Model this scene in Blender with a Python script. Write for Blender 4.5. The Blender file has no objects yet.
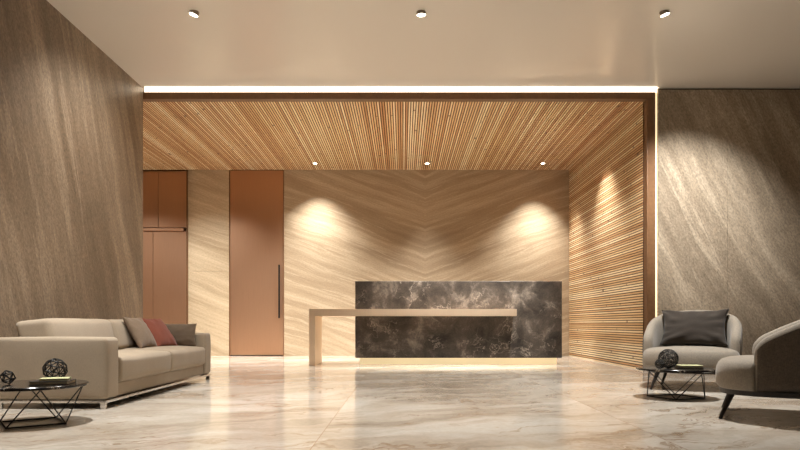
import bpy, bmesh, math, random
from mathutils import Vector, Matrix, noise
random.seed(7)
R = math.radians
S = bpy.context.scene
COL = S.collection

# ------------------------------------------------------------------ helpers
def obj(name, bm, m, parent=None, smooth=False, world=False, sharp=35):
    """links one bmesh as ONE mesh object"""
    me = bpy.data.meshes.new(name)
    bmesh.ops.recalc_face_normals(bm, faces=bm.faces[:])
    bm.to_mesh(me); bm.free()
    if world and parent is not None:
        p = parent
        while p.parent: p = p.parent
        me.transform(Matrix.Translation(-p.location))
    if smooth:
        me.polygons.foreach_set('use_smooth', [True]*len(me.polygons))
        if sharp: me.set_sharp_from_angle(angle=R(sharp))
    if m: me.materials.append(m)
    o = bpy.data.objects.new(name, me); COL.objects.link(o)
    if parent: o.parent = parent
    return o

def tag(o, label, cat, group=None, kind=None):
    o['label'] = label; o['category'] = cat
    if group: o['group'] = group
    if kind: o['kind'] = kind
    return o

def thing(name, label, cat, loc=(0, 0, 0), rz=0, group=None):
    o = bpy.data.objects.new(name, None); COL.objects.link(o)
    o.empty_display_size = .1
    o.location = loc; o.rotation_euler = (0, 0, rz)
    return tag(o, label, cat, group)

def struct(name, bm, m, parent=None, label=None, **k):
    o = obj(name, bm, m, parent, **k)
    if parent is None: o['kind'] = 'structure'
    if label: o['label'] = label
    return o

def dup(root, loc, rz, label):
    """copy of a thing with copies of its parts and sub-parts"""
    r = root.copy(); COL.objects.link(r); r.location = loc; r.rotation_euler = (0, 0, rz)
    r['label'] = label
    for ch in list(root.children):
        c = ch.copy(); COL.objects.link(c); c.parent = r
        for g in list(ch.children):
            d = g.copy(); COL.objects.link(d); d.parent = c
    return r

def B(): return bmesh.new()

def box(bm, x0, x1, y0, y1, z0, z1, bev=0, seg=2):
    r = bmesh.ops.create_cube(bm, size=1)
    vs = r['verts']
    for v in vs:
        v.co = Vector(((x0+x1)/2+v.co.x*(x1-x0), (y0+y1)/2+v.co.y*(y1-y0), (z0+z1)/2+v.co.z*(z1-z0)))
    if bev:
        es = list({e for v in vs for e in v.link_edges})
        bmesh.ops.bevel(bm, geom=es, offset=bev, segments=seg, affect='EDGES', profile=.5)
    return bm

def tube(bm, a, b, r0, r1=None, n=8):
    a = Vector(a); b = Vector(b); r1 = r0 if r1 is None else r1
    d = (b-a); L = d.length
    mt = Matrix.Translation((a+b)/2) @ d.to_track_quat('Z', 'Y').to_matrix().to_4x4()
    bmesh.ops.create_cone(bm, cap_ends=True, segments=n, radius1=r0, radius2=r1, depth=L, matrix=mt)
    return bm

def prism(bm, pts, z0, z1):
    lo = [bm.verts.new((x, y, z0)) for x, y in pts]
    hi = [bm.verts.new((x, y, z1)) for x, y in pts]
    n = len(pts)
    bm.faces.new(lo[::-1]); bm.faces.new(hi)
    for i in range(n):
        bm.faces.new((lo[i], lo[(i+1) % n], hi[(i+1) % n], hi[i]))
    return bm

def lathe(bm, prof, n=40, mt=None):
    rings = []
    for r, z in prof:
        if r < 1e-6:
            rings.append([bm.verts.new((0, 0, z))])
        else:
            rings.append([bm.verts.new((r*math.cos(2*math.pi*i/n), r*math.sin(2*math.pi*i/n), z)) for i in range(n)])
    for a, b in zip(rings, rings[1:]):
        for i in range(n):
            j = (i+1) % n
            if len(a) == 1 and len(b) == 1: continue
            if len(a) == 1: bm.faces.new((a[0], b[j], b[i]))
            elif len(b) == 1: bm.faces.new((a[i], a[j], b[0]))
            else: bm.faces.new((a[i], a[j], b[j], b[i]))
    if mt is not None: bmesh.ops.transform(bm, matrix=mt, verts=bm.verts[:])
    return bm

def soft_box(bm, x0, x1, y0, y1, z0, z1, r=.04, n=10, k=4, bulge=(0, 0, 0), lean=None, wob=0):
    """upholstered block: rounded edges, crowned faces"""
    c = Vector(((x0+x1)/2, (y0+y1)/2, (z0+z1)/2)); h = [(x1-x0)/2, (y1-y0)/2, (z1-z0)/2]
    ax = []
    for a in range(3):
        core = h[a]-r
        arc = [core + r*math.tan(R(45)*(i+1)/k) for i in range(k)]
        m = [-core+2*core*i/n for i in range(n+1)]
        ax.append([-q for q in arc[::-1]]+m+arc)
    def place(p):
        inn = Vector([max(-(h[i]-r), min(h[i]-r, p[i])) for i in range(3)])
        d = p-inn
        q = inn+(d.normalized()*r if d.length > 1e-9 else d)
        u = [q[i]/h[i] for i in range(3)]
        f = [max(0, 1-u[i]**4) for i in range(3)]
        q2 = q.copy()
        q2.x += bulge[0]*u[0]*f[1]*f[2]; q2.y += bulge[1]*u[1]*f[0]*f[2]; q2.z += bulge[2]*u[2]*f[0]*f[1]
        if wob: q2 += Vector(noise.noise_vector((q+c)*5))*wob
        if lean: q2 = lean(q2, u)
        return q2+c
    cache = {}
    def V(p):
        key = tuple(round(t, 6) for t in p)
        if key not in cache: cache[key] = bm.verts.new(place(Vector(p)))
        return cache[key]
    for a in range(3):
        b, d = (a+1) % 3, (a+2) % 3
        for s in (-1, 1):
            for i in range(len(ax[b])-1):
                for j in range(len(ax[d])-1):
                    q = []
                    for (ii, jj) in ((i, j), (i+1, j), (i+1, j+1), (i, j+1)):
                        p = [0, 0, 0]; p[a] = s*h[a]; p[b] = ax[b][ii]; p[d] = ax[d][jj]
                        q.append(V(p))
                    bm.faces.new(q if s > 0 else q[::-1])
    return bm

def pillow(bm, w, h, t, mt, n=26, pinch=.07, wr=.006, seed=0):
    """square cushion standing in its own XZ plane, bottom at z=0, facing -y"""
    grid = {}
    for s in (-1, 1):
        for i in range(n+1):
            for j in range(n+1):
                edge = i in (0, n) or j in (0, n)
                key = (i, j, 0 if edge else s)
                if key in grid: continue
                u = math.sin(math.pi/2*(2*i/n-1)); v = math.sin(math.pi/2*(2*j/n-1))
                x = w/2*u*(1-pinch*(1-v*v)); z = h/2*v*(1-pinch*(1-u*u))
                y = s*t/2*(max(0, (1-u*u)*(1-v*v)))**.42
                if not edge:
                    cr = (u*u*v*v)
                    ang = math.atan2(v, u)
                    y += s*wr*math.sin(ang*13+seed+3*noise.noise((u*2, v*2, seed)))*min(1, 1.6*(u*u+v*v))*(.4+cr)
                    y += s*wr*1.2*noise.noise((u*2.5+seed, v*2.5, s*3.0))
                grid[key] = bm.verts.new(mt @ Vector((x, y, z+h/2*(1-pinch*0))))
    def g(i, j, s): return grid[(i, j, 0 if (i in (0, n) or j in (0, n)) else s)]
    for s in (-1, 1):
        for i in range(n):
            for j in range(n):
                q = [g(i, j, s), g(i+1, j, s), g(i+1, j+1, s), g(i, j+1, s)]
                if len(set(q)) >= 3: bm.faces.new(q if s < 0 else q[::-1])
    return bm

# ------------------------------------------------------------------ materials
def lin(r, g, b):
    f = lambda c: (c/255/12.92) if c/255 <= .04045 else ((c/255+.055)/1.055)**2.4
    return (f(r), f(g), f(b), 1)

class NT:
    def __init__(s, name):
        s.m = bpy.data.materials.new(name); s.m.use_nodes = True
        s.t = s.m.node_tree; s.p = s.t.nodes['Principled BSDF']
    def n(s, typ, ins=None, **pr):
        nd = s.t.nodes.new('ShaderNode'+typ)
        for k, v in pr.items(): setattr(nd, k, v)
        for k, v in (ins or {}).items(): s.set(nd.inputs[k], v)
        return nd
    def set(s, sock, v):
        if isinstance(v, bpy.types.NodeSocket): s.t.links.new(v, sock)
        else: sock.default_value = v
    def math(s, op, a, b=0, c=0):
        nd = s.n('Math', {0: a, 1: b, 2: c}, operation=op); return nd.outputs[0]
    def coords(s):
        tc = s.n('TexCoord'); sp = s.n('SeparateXYZ', {0: tc.outputs['Object']})
        return tc.outputs['Object'], sp.outputs[0], sp.outputs[1], sp.outputs[2]
    def vec(s, x, y, z=0): return s.n('CombineXYZ', {0: x, 1: y, 2: z}).outputs[0]
    def noise(s, v, scale=1, detail=4, rough=.5, dist=0):
        nd = s.n('TexNoise', {'Vector': v, 'Scale': scale, 'Detail': detail, 'Roughness': rough, 'Distortion': dist})
        return nd.outputs[0]
    def ramp(s, f, stops, interp='LINEAR'):
        nd = s.n('ValToRGB', {0: f}); cr = nd.color_ramp; cr.interpolation = interp
        while len(cr.elements) < len(stops): cr.elements.new(.5)
        for e, (p, c) in zip(cr.elements, stops):
            e.position = p; e.color = c if len(c) == 4 else (*c, 1)
        return nd.outputs[0]
    def mix(s, f, a, b, blend='MIX'):
        nd = s.n('Mix', data_type='RGBA', blend_type=blend)
        s.set(nd.inputs[0], f); s.set(nd.inputs[6], a); s.set(nd.inputs[7], b)
        return nd.outputs[2]
    def bump(s, hgt, dist=.002, strength=1):
        s.set(s.p.inputs['Normal'], s.n('Bump', {'Height': hgt, 'Distance': dist, 'Strength': strength}).outputs[0])
    def P(s, **k):
        names = dict(base='Base Color', rough='Roughness', metal='Metallic', spec='Specular IOR Level', coat='Coat Weight', coatr='Coat Roughness', sheen='Sheen Weight', aniso='Anisotropic')
        for a, v in k.items(): s.set(s.p.inputs[names[a]], v)
        return s

def v1(x): return (x, x, x, 1)

def plain(name, c, rough=.5, metal=0, spec=.5, grain=0, gscale=40):
    t = NT(name)
    co, X, Y, Z = t.coords()
    nz = t.noise(co, gscale, 4, .6)
    col = t.mix(1, c, t.ramp(nz, [(.3, v1(1-grain)), (.7, v1(1))]), 'MULTIPLY') if grain else c
    return t.P(base=col, rough=rough, metal=metal, spec=spec).m

def emis(name, c, s):
    t = NT(name); t.P(base=c, rough=.6)
    t.p.inputs['Emission Color'].default_value = c; t.p.inputs['Emission Strength'].default_value = s
    return t.m

def stone(name, axis, ang, dark, mid, light, scale=1.0, mirror=None, rough=.45, grain=.25, vein=.35, warp=.5, shift=0, spec=.4, st=1.0, fr=8.0, mott=0):
    """bedded stone: streaks run along `ang` (degrees from horizontal, in the wall's own plane)"""
    t = NT(name)
    co, X, Y, Z = t.coords()
    h = X if axis == 'X' else Y
    if mirror is not None: h = t.math('ABSOLUTE', t.math('SUBTRACT', h, mirror))
    ca, sa = math.cos(R(ang)), math.sin(R(ang))
    u = t.math('ADD', t.math('MULTIPLY', h, ca), t.math('MULTIPLY', Z, sa))
    w = t.math('ADD', t.math('MULTIPLY', h, -sa), t.math('MULTIPLY', Z, ca))
    w = t.math('ADD', w, shift)
    wp = t.noise(t.vec(t.math('MULTIPLY', u, .45), t.math('MULTIPLY', w, .8), shift), 1, 3, .5)
    w2 = t.math('ADD', w, t.math('MULTIPLY', t.math('SUBTRACT', wp, .5), warp))
    a = t.noise(t.vec(t.math('MULTIPLY', u, .16*scale*st), t.math('MULTIPLY', w2, 2.6*scale), 1.3), 1, 9, .62)
    col = t.ramp(a, [(.30, dark), (.5, mid), (.72, light)])
    b = t.noise(t.vec(t.math('MULTIPLY', u, .35*scale*st), t.math('MULTIPLY', w2, fr*scale), 7.7), 1, 5, .6)
    vf = t.ramp(b, [(.55, v1(0)), (.60, v1(1)), (.66, v1(0))])
    col = t.mix(t.math('MULTIPLY', vf, vein), col, light)
    vd = t.ramp(b, [(.36, v1(0)), (.40, v1(1)), (.45, v1(0))])
    col = t.mix(t.math('MULTIPLY', vd, vein*.7), col, dark)
    g = t.noise(t.vec(t.math('MULTIPLY', u, 26), t.math('MULTIPLY', w, 46), 0), 1, 4, .75)
    col = t.mix(1, col, t.ramp(g, [(.3, v1(1-grain)), (.62, v1(1+grain*.15))]), 'MULTIPLY')
    if mott:
        mo = t.noise(t.vec(t.math('MULTIPLY', u, 5), t.math('MULTIPLY', w, 11), 3), 1, 8, .8)
        col = t.mix(1, col, t.ramp(mo, [(.34, v1(1-mott)), (.66, v1(1+mott*.4))]), 'MULTIPLY')
    t.P(base=col, rough=rough, spec=spec)
    t.bump(g, .003, .5)
    return t.m

def fabric(name, c, grain=.18, scale=260, rough=.9, axis_scale=(1, 1, 1)):
    t = NT(name)
    co, X, Y, Z = t.coords()
    a = t.noise(t.vec(t.math('MULTIPLY', X, scale*.3), t.math('MULTIPLY', Y, scale*.3), t.math('MULTIPLY', Z, scale)), 1, 2, .6)
    b = t.noise(t.vec(t.math('MULTIPLY', X, scale), t.math('MULTIPLY', Y, scale), t.math('MULTIPLY', Z, scale*.25)), 1, 2, .6)
    f = t.math('MULTIPLY', t.math('ADD', a, b), .5)
    big = t.noise(co, 5, 3, .5)
    k = t.ramp(f, [(.36, v1(1-grain)), (.62, v1(1.0+grain*.3))])
    col = t.mix(1, c, k, 'MULTIPLY')
    col = t.mix(1, col, t.ramp(big, [(.3, v1(.94)), (.7, v1(1.04))]), 'MULTIPLY')
    t.P(base=col, rough=rough, spec=.2, sheen=.15)
    t.bump(f, .0015, .6)
    return t.m

def slat_wood(name, across, pitch, along):
    t = NT(name)
    co, X, Y, Z = t.coords()
    ax = {'X': X, 'Y': Y, 'Z': Z}
    a, l = ax[across], ax[along]
    idx = t.math('FLOOR', t.math('DIVIDE', a, pitch))
    wn = t.n('TexWhiteNoise', {'Vector': t.vec(idx, 3.1, 0)}, noise_dimensions='3D').outputs[0]
    ns = t.noise(t.vec(t.math('MULTIPLY', idx, 5.7), t.math('MULTIPLY', l, .6), 0), 1, 3, .6)
    f = t.math('ADD', t.math('MULTIPLY', wn, .6), t.math('MULTIPLY', ns, .4))
    col = t.ramp(f, [(.2, lin(200, 146, 96)), (.5, lin(236, 196, 146)), (.8, lin(255, 232, 194))])
    gr = t.noise(t.vec(t.math('MULTIPLY', a, 160), t.math('MULTIPLY', l, 4), idx), 1, 3, .6)
    col = t.mix(1, col, t.ramp(gr, [(.3, v1(.82)), (.7, v1(1.05))]), 'MULTIPLY')
    kn = t.noise(t.vec(t.math('MULTIPLY', idx, 7.3), t.math('MULTIPLY', l, 7), 2), 1, 1, .4)
    col = t.mix(t.ramp(kn, [(.70, v1(0)), (.76, v1(.75))]), col, lin(92, 50, 24))
    return t.P(base=col, rough=.42, spec=.4).m

def floor_marble():
    t = NT('beige polished marble')
    co, X, Y, Z = t.coords()
    ca, sa = math.cos(R(24)), math.sin(R(24))
    u = t.math('ADD', t.math('MULTIPLY', X, ca), t.math('MULTIPLY', Y, sa))
    w = t.math('ADD', t.math('MULTIPLY', X, -sa), t.math('MULTIPLY', Y, ca))
    # each slab shifts the pattern a little
    px = t.math('FLOOR', t.math('DIVIDE', t.math('ADD', X, .48+1.95*4), 1.95))
    w = t.math('ADD', w, t.math('MULTIPLY', px, .83))
    wp = t.noise(t.vec(u, w, 0), .7, 5, .6)
    w2 = t.math('ADD', w, t.math('MULTIPLY', t.math('SUBTRACT', wp, .5), 1.5))
    a = t.noise(t.vec(t.math('MULTIPLY', u, .5), t.math('MULTIPLY', w2, 1.7), 0), 1, 9, .62)
    col = t.ramp(a, [(.30, lin(140, 124, 108)), (.44, lin(182, 169, 153)), (.56, lin(202, 193, 180)), (.74, lin(220, 214, 205))])
    b = t.noise(t.vec(t.math('MULTIPLY', u, .8), t.math('MULTIPLY', w2, 4.5), 4), 1, 7, .6)
    vn = t.ramp(b, [(.48, v1(0)), (.5, v1(.85)), (.535, v1(0))])
    msk = t.ramp(t.noise(co, 1.1, 2, .5), [(.38, v1(0)), (.6, v1(1))])
    col = t.mix(t.math('MULTIPLY', vn, msk), col, lin(146, 116, 86))
    sp = t.noise(co, 30, 4, .7)
    col = t.mix(1, col, t.ramp(sp, [(.3, v1(.9)), (.6, v1(1.02))]), 'MULTIPLY')
    # fine joints between slabs
    fx = t.math('ABSOLUTE', t.math('SUBTRACT', t.math('FRACT', t.math('DIVIDE', t.math('ADD', X, .48+1.95*4+.975), 1.95)), .5))
    jx = t.math('LESS_THAN', fx, .0028/1.95)
    col = t.mix(t.math('MULTIPLY', jx, .6), col, lin(150, 100, 62))
    rg = t.ramp(t.noise(co, 3, 4, .6), [(.3, v1(.10)), (.7, v1(.17))])
    t.P(base=col, rough=rg, spec=.55)
    return t.m

def desk_marble():
    t = NT('dark veined marble')
    co, X, Y, Z = t.coords()
    wv = t.n('TexNoise', {'Vector': co, 'Scale': 1.6, 'Detail': 4.0, 'Roughness': .55})
    d = t.n('VectorMath', {0: co, 1: t.n('VectorMath', {0: wv.outputs[1], 3: .55}, operation='SCALE').outputs[0]}, operation='ADD').outputs[0]
    a = t.noise(d, 2.0, 10, .68)
    col = t.ramp(a, [(.36, lin(40, 35, 31)), (.54, lin(82, 73, 65)), (.65, lin(134, 122, 110)), (.78, lin(178, 165, 150))])
    b = t.noise(d, 3.4, 6, .6)
    vn = t.ramp(b, [(.488, v1(0)), (.5, v1(.7)), (.515, v1(0))])
    msk = t.ramp(t.noise(co, 2.2, 2, .5), [(.45, v1(0)), (.65, v1(1))])
    col = t.mix(t.math('MULTIPLY', vn, msk), col, lin(190, 176, 160))
    g = t.noise(co, 45, 4, .7)
    col = t.mix(1, col, t.ramp(g, [(.3, v1(.7)), (.62, v1(1.08))]), 'MULTIPLY')
    return t.P(base=col, rough=.3, spec=.4).m

def black_marble():
    t = NT('black marble')
    co, X, Y, Z = t.coords()
    b = t.noise(co, 9, 8, .65, 1.2)
    vn = t.ramp(b, [(.47, v1(0)), (.5, v1(.8)), (.53, v1(0))])
    msk = t.ramp(t.noise(co, 6, 2, .5), [(.48, v1(0)), (.62, v1(1))])
    col = t.mix(t.math('MULTIPLY', vn, msk), lin(22, 20, 19), lin(190, 175, 158))
    return t.P(base=col, rough=.12, spec=.5).m

def brushed(name, c, rough=.34, along='Z'):
    t = NT(name)
    co, X, Y, Z = t.coords()
    g = t.noise(t.vec(t.math('MULTIPLY', X, 260), t.math('MULTIPLY', Y, 260), t.math('MULTIPLY', Z, 3)), 1, 3, .6)
    col = t.mix(1, c, t.ramp(g, [(.3, v1(.93)), (.7, v1(1.03))]), 'MULTIPLY')
    rg = t.ramp(g, [(.3, v1(rough-.04)), (.7, v1(rough+.05))])
    return t.P(base=col, rough=rg, metal=1).m

M = {}
M['wall_dark'] = stone('brown bedded stone left', 'Y', -70, lin(108, 90, 71), lin(138, 118, 97), lin(172, 151, 127), .9, grain=.5, vein=.55, st=1.2, fr=5.0, mott=.22, warp=.35)
M['wall_right'] = stone('brown bedded stone right', 'X', -62, lin(130, 114, 96), lin(162, 145, 124), lin(200, 182, 159), .9, grain=.5, vein=.55, shift=3.1, st=1.3, fr=4.6, mott=.24, warp=.4)
M['wall_back'] = stone('bookmatched travertine', 'X', 20, lin(160, 138, 112), lin(182, 160, 132), lin(204, 184, 156), 1.9, mirror=.45, grain=.2, vein=.8, warp=.3, rough=.4)
M['pier'] = stone('travertine pier', 'X', -20, lin(170, 147, 118), lin(194, 172, 142), lin(214, 194, 164), 1.9, grain=.2, vein=.55, warp=.3, rough=.4, shift=5.2)
M['floor'] = floor_marble()
M['desk'] = desk_marble()
M['black_marble'] = black_marble()
M['copper'] = brushed('satin copper', (.63, .38, .24, 1), .42)
M['bronze'] = brushed('champagne bronze', (.88, .69, .51, 1), .48)
M['brass_glow'] = emis('underlit brass plinth', lin(248, 224, 176), .42)
M['slat_ceiling'] = slat_wood('pine slats overhead', 'X', .0375, 'Y')
M['slat_wall'] = slat_wood('pine slats on wall', 'Z', .0375, 'Y')
M['backing'] = plain('dark slat backing and groove shade', lin(84, 50, 26), .8, grain=.2)
M['walnut'] = plain('dark walnut trim', lin(124, 88, 57), .45, grain=.25, gscale=25)
M['ceiling'] = plain('satin painted ceiling', lin(222, 214, 203), .2, spec=.5)
M['plaster'] = plain('warm plaster', lin(140, 122, 104), .7, grain=.05)
M['black'] = plain('black shadow gap', lin(14, 12, 11), .8)
M['led'] = emis('warm led diffuser', lin(255, 240, 214), 2.6)
M['led_side'] = emis('warm led side diffuser', lin(255, 226, 178), .8)
M['lens'] = emis('lamp lens', lin(255, 244, 226), 14)
M['housing'] = plain('bronzed lamp housing', lin(150, 134, 116), .5, .2)
M['sofa'] = fabric('sofa beige weave', lin(156, 140, 120), .1)
M['chair'] = fabric('armchair greige weave', lin(138, 128, 115), .2, 200)
M['chair_outer'] = fabric('armchair darker outer faces', lin(92, 82, 72), .3, 200)
M['pillow_tan'] = fabric('tan cushion cloth', lin(122, 103, 85), .15)
M['pillow_coral'] = fabric('coral cushion cloth', lin(122, 66, 50), .15)
M['pillow_taupe'] = fabric('taupe cushion cloth', lin(108, 92, 76), .2)
M['pillow_dark'] = fabric('dark grey brown cushion cloth', lin(58, 51, 45), .15)
M['chrome'] = plain('polished steel', (.72, .70, .67, 1), .16, 1)
M['wire'] = plain('black wire', lin(24, 21, 19), .4, .3)
M['leg'] = plain('near black wood', lin(34, 28, 24), .4, grain=.3)
M['handle'] = plain('dark bronze pull', lin(50, 44, 42), .35, .7)
M['paper'] = plain('book pages', lin(196, 184, 158), .8, grain=.1)
M['cover_pale'] = plain('pale green book cover', lin(196, 196, 150), .5, grain=.05)
M['cover_dark'] = plain('dark book cover', lin(44, 36, 31), .5, grain=.1)

# ------------------------------------------------------------------ the setting
XL, XR = -3.59, 3.37          # left stone wall face, slatted wall face
YP, YB = 8.84, 13.0           # portal plane, back wall
ZC, ZI = 3.91, 3.78           # outer ceiling, slatted ceiling
bm = B(); box(bm, -6.6, 7.4, -3.2, 13.3, -.12, 0)
struct('floor', bm, M['floor'])

bm = B()
for a, b in ((-3.0, 1.0), (1.0, 3.42), (3.42, 5.55), (5.55, YP)):
    box(bm, XL-.18, XL, a+.002, b-.002, 0, ZC)
struct('wall_left', bm, M['wall_dark'])
bm = B()
for a, b in ((3.525, 4.48), (4.48, 5.9), (5.9, 7.2)):
    box(bm, a+.002, b-.002, YP, YP+.12, 0, ZC-.022)
struct('wall_right', bm, M['wall_right'])
bm = B(); box(bm, 3.54, 7.2, YP+.03, YP+.14, ZC-.022, ZC+.1)
struct('trim_1', bm, M['black'])
bm = B(); box(bm, 7.2, 7.35, -3.15, YP+.14, 0, ZC)
struct('wall_side', bm, M['plaster'])
bm = B(); box(bm, XL-.18, 7.35, -3.15, -3.0, 0, ZC)
struct('wall_rear', bm, M['plaster'])
# outer ceiling, ending at a light cove before the portal
bm = B(); prism(bm, [(XL-.18, -3.15), (7.35, -3.15), (7.35, YP+.14), (3.525, YP+.14), (3.525, 8.80), (XL-.18, 8.80)], ZC, ZC+.14)
struct('ceiling', bm, M['ceiling'])
bm = B(); box(bm, XL-.18, 3.525, 8.80, 9.0, ZC+.08, ZC+.14)
box(bm, XL-.18, 3.6, 8.90, 9.0, ZI+.06, ZC+.08)
struct('ceiling_cove', bm, M['plaster'])

# inner room
X0 = -6.4
bm = B()
box(bm, -2.415, 3.6, YB, YB+.15, 0, ZI+.06)
struct('wall_back', bm, M['wall_back'])
bm = B()
box(bm, -4.285, -3.536, YB, YB+.15, 0, 1.72); box(bm, -4.285, -3.536, YB, YB+.15, 1.724, ZI+.06)
box(bm, -4.375, -4.29, YB+.035, YB+.15, 0, ZI+.06)
struct('wall_pier', bm, M['pier'])
bm = B(); box(bm, X0, -2.4, YB+.16, YB+.25, 0, ZI+.06)
struct('wall_recess', bm, M['walnut'])
bm = B(); box(bm, X0-.15, X0, YP, YB+.25, 0, ZI+.06)
box(bm, X0-.15, XL-.18, YP-.15, YP, 0, ZI+.06)
struct('wall_inner_left', bm, M['plaster'])

def slat_faces(o, front):
    # shade in the grooves is painted as dark side faces, the show faces are bare pine
    o.data.materials.append(M['backing'])
    f = Vector(front)
    for p in o.data.polygons: p.material_index = 0 if p.normal.dot(f) > .5 else 1
# slatted ceiling: boards in one mesh over a dark backing
P = .0375
bm = B(); x = X0+.02
i = math.ceil(X0/P)
while (i+1)*P < XR+.035:
    box(bm, i*P+.0062, i*P+.0313, 8.985, YB-.004, ZI, ZI+.03); i += 1
slat_faces(struct('ceiling_slats', bm, M['slat_ceiling']), (0, 0, -1))
bm = B(); box(bm, X0-.15, 3.6, 8.90, YB+.25, ZI+.03, ZI+.06)
struct('ceiling_inner', bm, M['backing'])
bm = B(); i = 0
while ZI-(i+1)*P > -.02:
    box(bm, XR, XR+.03, 8.985, YB-.004, max(.001, ZI-(i+1)*P+.0062), ZI-i*P-.0062); i += 1
slat_faces(struct('wall_slats', bm, M['slat_wall']), (-1, 0, 0))
bm = B(); box(bm, XR+.03, 3.6, 8.985, YB, 0, ZI+.035)
struct('wall_inner_right', bm, M['backing'])

# portal trim, light strips
bm = B(); prism(bm, [(0, 0), (1, 0), (1, 1), (0, 1)], 0, 1); bm.clear()
box(bm, XL-.18, 3.497, 8.865, 8.985, ZI-.012, ZI+.084, .004)
struct('trim_2', bm, M['walnut'])
bm = B(); box(bm, XR+.012, 3.497, 8.865, 8.985, 0, ZI-.013, .004)
struct('trim_3', bm, M['walnut'])
bm = B(); box(bm, XL+.0, 3.523, 8.872, 8.898, ZI+.088, ZC+.055, .006)
tag(obj('light_strip', bm, M['led']), 'long horizontal glowing strip in the cove above the wooden portal', 'light strip', 'portal light strips')
bm = B(); box(bm, 3.499, 3.533, 8.885, 8.91, 0.32, ZI+.086, .004)
tag(obj('light_strip', bm, M['led_side']), 'tall vertical glowing strip between wooden portal and right stone wall', 'light strip', 'portal light strips')

# copper doors in the back wall
zt = ZI+.03
bm = B(); box(bm, -3.52, -2.43, YB+.02, YB+.07, .02, ZI-.004, .003)
d1 = struct('door_1', bm, M['copper'], label='tall plain copper door with a long dark vertical pull')
bm = B(); tube(bm, (-2.51, YB-.035, .77), (-2.51, YB-.035, 1.85), .017, n=12)
for z in (.9, 1.72): tube(bm, (-2.51, YB-.035, z), (-2.51, YB+.025, z), .009)
h = obj('door_handle', bm, M['handle'], d1); h['label'] = 'long dark bronze pull bar'
bm = B(); box(bm, -3.534, -3.52, YB+.0, YB+.12, 0, ZI); box(bm, -2.43, -2.417, YB, YB+.12, 0, ZI)
obj('door_frame', bm, M['walnut'], d1)
e = B()
box(e, -5.10, -4.41, YB+.06, YB+.12, 0, 2.54, .003)
box(e, -6.3, -5.106, YB+.06, YB+.12, 0, 2.54, .003)
d2 = struct('door_2', e, M['copper'], label='copper lift doors under a copper transom panel')
bm = B(); box(bm, -4.99, -4.41, YB+.06, YB+.12, 2.62, ZI-.004, .003); box(bm, -6.3, -4.996, YB+.06, YB+.12, 2.62, ZI-.004, .003)
obj('transom_panel', bm, M['copper'], d2)
bm = B(); box(bm, -6.3, -4.47, YB+.03, YB+.13, 2.545, 2.605, .006)
obj('header_bar', bm, M['copper'], d2)
bm = B(); box(bm, -4.408, -4.38, YB+.02, YB+.12, 0, ZI-.004)
obj('door_frame', bm, M['walnut'], d2)

# ------------------------------------------------------------------ reception desk
desk = thing('reception_desk', 'long dark veined marble reception desk block on a glowing plinth', 'reception desk', (.9, 10.7, 0))
bm = B(); box(bm, -.77, 2.56, 10.3, 11.2, .103, 1.34, .006)
obj('desk_body', bm, M['desk'], desk, world=True)
bm = B(); box(bm, -.70, 2.49, 10.36, 11.14, 0, .102)
o = obj('plinth', bm, M['brass_glow'], desk, world=True); o['label'] = 'pale glowing plinth under the marble'
ct = thing('counter', 'champagne bronze cantilevered counter slab wrapping the front of the marble desk', 'counter', (-.2, 10.2, 0))
bm = B(); prism(bm, [(-1.47, 10.0), (1.78, 10.0), (1.78, 10.299), (-.772, 10.299), (-.772, 10.86), (-1.47, 10.86)], .775, .884)
bmesh.ops.bevel(bm, geom=bm.edges[:], offset=.005, segments=2, affect='EDGES')
obj('countertop', bm, M['bronze'], ct, world=True)
bm = B(); box(bm, -1.47, -1.375, 10.0, 10.86, 0, .775, .004)
obj('leg', bm, M['bronze'], ct, world=True)

# ------------------------------------------------------------------ sofa
sofa = thing('sofa', 'long beige two seat sofa on a low steel frame along the left stone wall', 'sofa', (-2.7, 6.2, 0))
YN, YF = 4.89, 7.56
XF, XBk = -2.268, -3.13
bm = B(); soft_box(bm, XBk, XF, YN, YN+.225, .07, .545, .03, 10, bulge=(.006, .008, .006))
obj('armrest', bm, M['sofa'], sofa, True, True, 0)
bm = B(); soft_box(bm, XBk, XF, YF-.225, YF, .07, .545, .03, 10, bulge=(.006, .008, .006))
obj('armrest', bm, M['sofa'], sofa, True, True, 0)
bm = B(); soft_box(bm, XBk, XF-.02, YN+.22, YF-.22, .07, .19, .02, 6)
obj('base', bm, M['sofa'], sofa, True, True, 0)
bm = B(); soft_box(bm, XBk, XBk+.14, YN+.22, YF-.22, .18, .52, .03, 6)
obj('back_panel', bm, M['sofa'], sofa, True, True, 0)
ym = 6.24
for a, b in ((YN+.228, ym), (ym, YF-.228)):
    bm = B(); soft_box(bm, XBk+.14, XF+.012, a+.003, b-.003, .188, .385, .035, 12, bulge=(.012, .0, .026), wob=.003)
    obj('seat_cushion', bm, M['sofa'], sofa, True, True, 0)
    def lean(q, u):
        q = q.copy(); q.x -= .075*(u[2]*.5+.5)-.03
        if u[2] > 0: q.z -= .035*(.5-.5*u[0])*u[2]
        return q
    bm = B(); soft_box(bm, -3.085, -2.80, a+.004, b-.004, .395, .70, .05, 12, bulge=(.025, .0, .006), lean=lean, wob=.004)
    obj('back_cushion', bm, M['sofa'], sofa, True, True, 0)
bm = B()
box(bm, XBk+.01, XF+.004, YN-.004, YN+.03, .045, .066, .003); box(bm, XBk+.01, XF+.004, YF-.03, YF+.004, .045, .066, .003)
box(bm, XF-.03, XF+.004, YN+.03, YF-.03, .045, .066, .003); box(bm, XBk+.01, XBk+.04, YN+.03, YF-.03, .045, .066, .003)
f = obj('frame', bm, M['chrome'], sofa, world=True); f['label'] = 'polished steel base frame'
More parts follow.
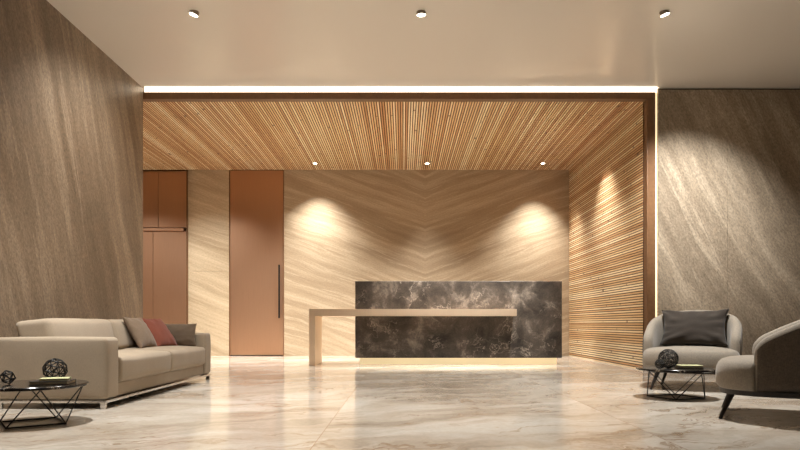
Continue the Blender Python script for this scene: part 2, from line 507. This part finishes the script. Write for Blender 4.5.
for x in (XF-.03, XBk+.04):
    for y in (YN+.02, YF-.02):
        bm = B(); box(bm, x-.02, x+.02, y-.012, y+.012, 0, .0455, .002)
        obj('leg', bm, M['chrome'], sofa, world=True)

def cushion(name, label, m, loc, yaw, tilt, w, h, t, group=None, seed=0, wr=.005, roll=0, pinch=.07):
    o = bpy.data.objects.new(name, None)
    bm = B(); pillow(bm, w, h, t, Matrix.Identity(4), seed=seed, wr=wr, pinch=pinch)
    p = obj(name, bm, m, None, True, False, 0)
    # yaw 0 faces -y; tilt leans the top backwards
    p.matrix_world = Matrix.Translation(loc) @ Matrix.Rotation(yaw, 4, 'Z') @ Matrix.Rotation(-tilt, 4, 'X') @ Matrix.Rotation(roll, 4, 'Y')
    bpy.data.objects.remove(o)
    return tag(p, label, 'cushion', group)
cushion('cushion', 'tan cushion leaning on the sofa back, nearest of the three', M['pillow_tan'], (-2.62, 6.62, .405), R(88), R(31), .40, .365, .12, 'sofa cushions', 1)
cushion('cushion', 'coral red cushion leaning between tan and taupe cushions on sofa', M['pillow_coral'], (-2.57, 7.0, .405), R(76), R(36), .38, .38, .11, 'sofa cushions', 2)
cushion('cushion', 'taupe oblong cushion propped against the far sofa arm', M['pillow_taupe'], (-2.58, 7.25, .40), R(4), R(9), .46, .26, .09, 'sofa cushions', 3)

# ------------------------------------------------------------------ armchairs
def make_chair(label):
    t = thing('armchair', label, 'armchair', group='rounded greige armchairs')
    a, yb, yf = .455, .46, -.205
    path = []
    for i in range(6): path.append((-a, yf+(0-yf)*i/6))
    for i in range(33):
        th = math.pi-math.pi*i/32
        c, s = math.cos(th), math.sin(th)
        n = 2.5
        path.append((a*math.copysign(abs(c)**(2/n), c), yb*abs(s)**(2/n)))
    for i in range(1, 7): path.append((a, 0+(yf-0)*i/6))
    pts = [Vector(p) for p in path]
    cum = [0]
    for p, q in zip(pts, pts[1:]): cum.append(cum[-1]+(q-p).length)
    L = cum[-1]
    # resample evenly
    def at(d):
        d = max(0, min(L, d))
        for i in range(len(cum)-1):
            if d <= cum[i+1]+1e-9:
                f = (d-cum[i])/max(1e-9, cum[i+1]-cum[i]); return pts[i].lerp(pts[i+1], f)
        return pts[-1]
    ND = 64
    ds = [0, .006, .018, .035, .055]+[.08+(L-.16)*i/ND for i in range(ND+1)]+[L-.055, L-.035, L-.018, L-.006, L]
    zb = .205
    rows = []
    for d in ds:
        p = at(d); tg = (at(d+.01)-at(d-.01)).normalized()
        nr = Vector((-tg.y, tg.x))           # outward (path runs left, back, right)
        if nr.dot(p-Vector((0, .0))) < 0: nr = -nr
        e = min(d, L-d); s = min(1, e/(L/2))
        h = .525+.275*(1-(1-s)**2.1)
        k = 1.0
        if e < .08:
            q = 1-e/.08
            h -= .06*(1-math.sqrt(max(0, 1-q*q)))
        if e < .055:
            q = 1-e/.055; k = max(.12, math.sqrt(max(0, 1-q*q)))
        th = .105
        mid = -th/2
        fl = .03                              # shell flares outwards above the base
        prof = []
        for o, z in ((-.03, zb), (-.012, zb+.07), (0, zb+(h-zb)*.45), (-.002, h-.075), (-.010, h-.035), (-.026, h-.010), (-.052, h),
                     (-.078, h-.010), (-.094, h-.035), (-.103, h-.08), (-.106, zb+(h-zb)*.5), (-.108, zb+.03)):
            if o < -.107: o2 = o
            o2 = mid+(o-mid)*k
            w = p+nr*(o2)
            prof.append(Vector((w.x, w.y, z)))
        rows.append(prof)
    bm = B()
    V = [[bm.verts.new(q) for q in r] for r in rows]
    m = len(rows[0])
    for r0, r1 in zip(V, V[1:]):
        for j in range(m):
            bm.faces.new((r0[j], r0[(j+1) % m], r1[(j+1) % m], r1[j]))
    bm.faces.new(V[0]); bm.faces.new(V[-1][::-1])
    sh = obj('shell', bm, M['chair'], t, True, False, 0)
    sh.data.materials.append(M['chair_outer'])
    for k in range(len(ds)-1):               # outside faces of the tub take the darker tone
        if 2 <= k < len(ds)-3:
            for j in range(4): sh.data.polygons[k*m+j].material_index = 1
    # seat cushion: full width in front of the shell, narrower inside it
    out = []
    for i in range(96):
        th = 2*math.pi*i/96
        c, s = math.cos(th), math.sin(th)
        n = 3.0
        x = .462*math.copysign(abs(c)**(2/n), c); y = .445*math.copysign(abs(s)**(2/n), s)
        if y > -.21:
            f = min(1, (y+.21)/.02); lim = .462+(.355-.462)*f
            x = max(-lim, min(lim, x)); y = min(y, .33)
        out.append((x, y))
    bm = B(); rings = []
    for ins, z in ((.025, .205), (.006, .222), (0, .25), (0, .31), (.004, .345), (.016, .375), (.036, .395), (.07, .407), (.14, .416), (.25, .422), (.36, .424)):
        f = 1-ins/.45
        rings.append([bm.verts.new((x*f, y*f, z)) for x, y in out])
    for r0, r1 in zip(rings, rings[1:]):
        for i in range(96): bm.faces.new((r0[i], r0[(i+1) % 96], r1[(i+1) % 96], r1[i]))
    bm.faces.new(rings[0][::-1]); bm.faces.new(rings[-1])
    obj('seat_cushion', bm, M['chair'], t, True, False, 0)
    # dark base band
    bm = B(); o2 = []
    for i in range(80):
        th = 2*math.pi*i/80; c, s = math.cos(th), math.sin(th); n = 2.8
        o2.append((.44*math.copysign(abs(c)**(2/n), c), .425*math.copysign(abs(s)**(2/n), s)))
    prism(bm, o2, .172, .206)
    b = obj('base', bm, M['leg'], t); b['label'] = 'near black base band'
    for x, y in ((.275, -.335), (-.275, -.335), (.27, .25), (-.27, .25)):
        bm = B(); tube(bm, (x*1.22, y*1.22, 0), (x, y, .18), .011, .022, 14)
        l = obj('leg', bm, M['leg'], t, True); l['label'] = 'tapered near black leg'
    return t
C1 = (2.945, 6.52, 0); A1 = R(-30)
C2 = (2.69, 4.49, 0); A2 = R(-118)
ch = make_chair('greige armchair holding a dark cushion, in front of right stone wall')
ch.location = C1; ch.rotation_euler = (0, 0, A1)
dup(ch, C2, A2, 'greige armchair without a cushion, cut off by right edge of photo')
mt = Matrix.Translation(C1) @ Matrix.Rotation(A1, 4, 'Z')
pl = mt @ Vector((0, .10, .425))
cushion('cushion', 'dark taupe oblong cushion standing in the far armchair', M['pillow_dark'], pl, A1, R(20), .65, .40, .17, None, 5, .014, pinch=.11)

# ------------------------------------------------------------------ wire tables
def make_table(label):
    t = thing('coffee_table', label, 'coffee table', group='low wire coffee tables')
    bm = B(); lathe(bm, [(0, .242), (.325, .242), (.332, .246), (.332, .258), (.327, .262), (0, .262)], 64)
    o = obj('tabletop', bm, M['black_marble'], t, True); o['label'] = 'round black veined marble top'
    base = [Vector((.235*math.cos(R(90*k)), .235*math.sin(R(90*k)), .006)) for k in range(4)]
    top = [Vector((.305*math.cos(R(90*k+45)), .305*math.sin(R(90*k+45)), .242)) for k in range(4)]
    bm = B()
    for k in range(4): tube(bm, base[k], base[(k+1) % 4], .0055)
    obj('base_frame', bm, M['wire'], t, True)
    for k in range(4):
        for q in (0, -1):
            bm = B(); tube(bm, base[k], top[(k+q) % 4], .0042)
            obj('leg', bm, M['wire'], t, True)
    return t
T1 = Vector((-2.42, 4.18, 0)); T2 = Vector((2.41, 5.66, 0))
ct1 = make_table('low round black marble wire table beside the near sofa arm')
ct1.location = T1; ct1.rotation_euler = (0, 0, R(-7))
dup(ct1, T2, R(-22), 'low round black marble wire table between the two armchairs')

def wire_ball(label, r, loc, sub, jit, wire, rot, group):
    bm = B(); bmesh.ops.create_icosphere(bm, subdivisions=sub, radius=r, matrix=Matrix.Rotation(rot, 4, (.3, .8, .5)))
    for v in bm.verts:
        v.co = (v.co.normalized()+jit*Vector(noise.noise_vector(v.co*40))).normalized()*r
    es = [(e.verts[0].co.copy(), e.verts[1].co.copy()) for e in bm.edges]; lo = min(v.co.z for v in bm.verts)
    bm.free(); bm = B()
    for a, b in es: tube(bm, a, b, wire, n=6)
    o = obj('wire_sphere', bm, M['wire'], None, True)
    o.location = (loc[0], loc[1], loc[2]-lo+wire)
    return tag(o, label, 'wire sphere', group)
ZT = .262
wire_ball('larger black openwork wire ball on the left table behind the books', .076, (-2.37, 4.36, ZT), 2, .0, .0032, .4, 'wire ball ornaments')
wire_ball('small black faceted wire ball at left edge of the left table', .045, (-2.545, 4.12, ZT), 1, .0, .0036, .9, 'wire ball ornaments')
wire_ball('larger black tangled wire ball on the right table', .083, (2.33, 5.62, ZT), 3, .25, .0022, .2, 'wire ball ornaments')
wire_ball('small black wire ball in front of the larger one, right table', .042, (2.22, 5.53, ZT), 2, .15, .0022, .7, 'wire ball ornaments')

def book(label, loc, rz, w, d, h, cover):
    t = thing('book', label, 'book', loc, rz, 'books on the coffee tables')
    bm = B(); box(bm, -w/2+.004, w/2-.004, -d/2+.004, d/2-.004, .003, h-.003)
    obj('pages', bm, M['paper'], t)
    bm = B(); box(bm, -w/2, w/2, -d/2, d/2, 0, .003); box(bm, -w/2, w/2, -d/2, d/2, h-.003, h); box(bm, -w/2, w/2, d/2-.003, d/2, .003, h-.003)
    obj('cover', bm, cover, t)
    return t
book('dark covered book at the bottom of the pile on left table', (-2.28, 4.17, ZT), R(12), .23, .18, .022, M['cover_dark'])
book('pale green book lying on top of the dark book, left table', (-2.27, 4.18, ZT+.022), R(18), .17, .13, .014, M['cover_pale'])
book('dark covered book under the pale one on right table', (2.52, 5.64, ZT), R(-6), .20, .15, .014, M['cover_dark'])
book('thin pale green book on top of the dark book, right table', (2.52, 5.64, ZT+.014), R(-3), .19, .14, .012, M['cover_pale'])

# ------------------------------------------------------------------ ceiling spotlights
def spot(label, loc, aim, group, r=.047, surf=True):
    t = thing('ceiling_spotlight', label, 'ceiling spotlight', loc, 0, group)
    d = (Vector(aim)-Vector(loc)).normalized()
    rot = d.to_track_quat('-Z', 'Y').to_matrix().to_4x4()
    bm = B()
    if surf:
        lathe(bm, [(0, 0), (r*1.05, 0), (r*1.05, -.008), (0, -.008)], 32); obj('mounting_plate', bm, M['housing'], t, True)
        bm = B(); lathe(bm, [(0, 0), (r, 0), (r, -.036), (r*.95, -.036), (r*.95, -.030), (0, -.030)], 32, Matrix.Translation((0, 0, .006)) @ rot)
        obj('housing', bm, M['housing'], t, True)
        bm = B(); lathe(bm, [(0, -.029), (r*.94, -.029), (r*.94, -.035), (0, -.036)], 32, Matrix.Translation((0, 0, .006)) @ rot)
        l = obj('lens', bm, M['lens'], t, True); l['label'] = 'glowing white lens'
    else:
        lathe(bm, [(r*.8, .0), (r*1.05, 0), (r*1.05, -.012), (r*.8, -.012), (r*.8, 0)], 32); obj('trim_ring', bm, M['housing'], t, True)
        bm = B(); lathe(bm, [(0, -.004), (r*.8, -.004), (r*.8, -.010), (0, -.010)], 32)
        l = obj('lens', bm, M['lens'], t, True); l['label'] = 'glowing white lens'
    return t
g = 'spotlights in the painted ceiling'
AIM = (.9, 10.3, 1.0)
spot('surface spotlight in painted ceiling above the sofa, leftmost of three', (-2.18, 6.69, ZC), (-3.1, 6.75, .9), g)
spot('surface spotlight in middle of the painted ceiling', (.19, 6.69, ZC), (.3, 6.9, .9), g)
spot('surface spotlight in painted ceiling above armchairs, rightmost of three', (2.73, 6.69, ZC), (3.6, 6.85, .9), g)
g = 'downlights in the slatted ceiling'
for x, w in ((-1.71, 'leftmost of three, over left light pool'), (.47, 'middle of three, over the marble desk'), (2.72, 'rightmost of three, near slatted wall')):
    spot('small downlight in the slatted ceiling, '+w, (x, 12.44, ZI), (x, 12.44, 0), g, .05, False)

# ------------------------------------------------------------------ lights
WARM = (1.0, 1.0, .97)
def lamp(name, loc, aim, watt, deg, blend=.5, rad=.03, c=WARM):
    l = bpy.data.lights.new(name, 'SPOT'); l.energy = watt; l.spot_size = R(deg); l.spot_blend = blend
    l.shadow_soft_size = rad; l.color = c
    o = bpy.data.objects.new(name, l); COL.objects.link(o); o.location = loc
    o.rotation_euler = (Vector(aim)-Vector(loc)).to_track_quat('-Z', 'Y').to_euler()
    return o
# wall washers in the slatted ceiling, then added fills without fixtures
lamp('lamp_wash', (-1.71, 12.44, ZI-.02), (-1.71, 12.5, 0), 400, 94, 1, .03)
lamp('lamp_wash', (2.72, 12.44, ZI-.02), (2.50, 12.56, 0), 430, 84, 1, .03)
lamp('lamp_wash', (.47, 12.44, ZI-.02), (.47, 11.6, 0), 200, 80, .8, .03)
lamp('lamp_slats', (2.83, 10.6, ZI-.02), (2.95, 10.6, 0), 330, 88, 1, .04)
lamp('fill_recess', (-3.9, 11.5, ZI-.02), (-3.9, 11.7, 0), 420, 120, 1, .12)  # added light for the pier, no fixture here
lamp('fill_recess', (-3.0, 12.1, ZI-.02), (-3.0, 12.0, 0), 260, 50, 1, .08)  # added to brighten the floor that the copper door reflects
lamp('fill_recess', (-5.6, 11.3, ZI-.02), (-5.4, 11.7, 0), 320, 120, 1, .12)
for x in (-2.2, .3): lamp('fill_hall', (x, 11.0, ZI-.02), (x, 11.0, 0), 540, 110, .9, .06)  # added fill, its floor bounce brightens the slatted ceiling
# lights added for the desk behind the portal head, no fixtures
lamp('fill_desk', (2.1, 9.04, ZI-.02), (1.0, 10.4, 1.0), 1150, 66, 1, .02)
lamp('fill_desk', (.2, 9.04, ZI-.02), (.7, 10.4, 1.0), 170, 66, 1, .02)
# spotlights on the painted ceiling
lamp('lamp_spot', (-2.20, 6.70, ZC-.06), (-3.2, 7.2, 1.8), 170, 110, 1, .03)
lamp('lamp_spot', (.19, 6.69, ZC-.06), (.4, 7.4, 0), 260, 90, 1, .03)
lamp('lamp_spot', (2.75, 6.70, ZC-.06), (4.0, 8.84, 2.1), 760, 48, 1, .03)
# downlights over the tables, out of frame; added fills after them
lamp('lamp_table', (-2.42, 4.18, ZC-.01), (-2.42, 4.18, 0), 620, 96, .9, .03)
lamp('lamp_table', (2.41, 5.66, ZC-.01), (2.41, 5.66, 0), 700, 110, .9, .03)
lamp('fill_sofa', (-1.6, 5.9, ZC-.01), (-2.3, 6.2, 0), 200, 80, .9, .04)  # added fill for the sofa cushions
lamp('fill_hall', (-.2, 4.4, ZC-.01), (-.2, 4.4, 0), 170, 60, .9, .05)  # added fill for the middle of the floor
lamp('fill_hall', (-.2, 2.0, ZC-.01), (-.2, 2.0, 0), 120, 60, .9, .05)  # added fill for the floor near the camera

w = bpy.data.worlds.new('world'); S.world = w; w.use_nodes = True
w.node_tree.nodes['Background'].inputs[0].default_value = (.9, .75, .55, 1)
w.node_tree.nodes['Background'].inputs[1].default_value = .02

# ------------------------------------------------------------------ camera
cam = bpy.data.cameras.new('camera'); co = bpy.data.objects.new('camera', cam); COL.objects.link(co)
co.location = (0, 0, .65); co.rotation_euler = (R(90), 0, 0)
cam.sensor_width = 36; cam.lens = 28.8; cam.shift_x = -3/800; cam.shift_y = 99/800
cam.clip_start = .05; cam.clip_end = 100
S.camera = co
S.view_settings.view_transform = 'Standard'; S.view_settings.look = 'None'
S.view_settings.exposure = 0.53; S.view_settings.gamma = 1; S.view_settings.use_curve_mapping = False
S.cycles.use_denoising = True
S.cycles.max_bounces = 10; S.cycles.diffuse_bounces = 6; S.cycles.glossy_bounces = 5
S.cycles.sample_clamp_indirect = 6
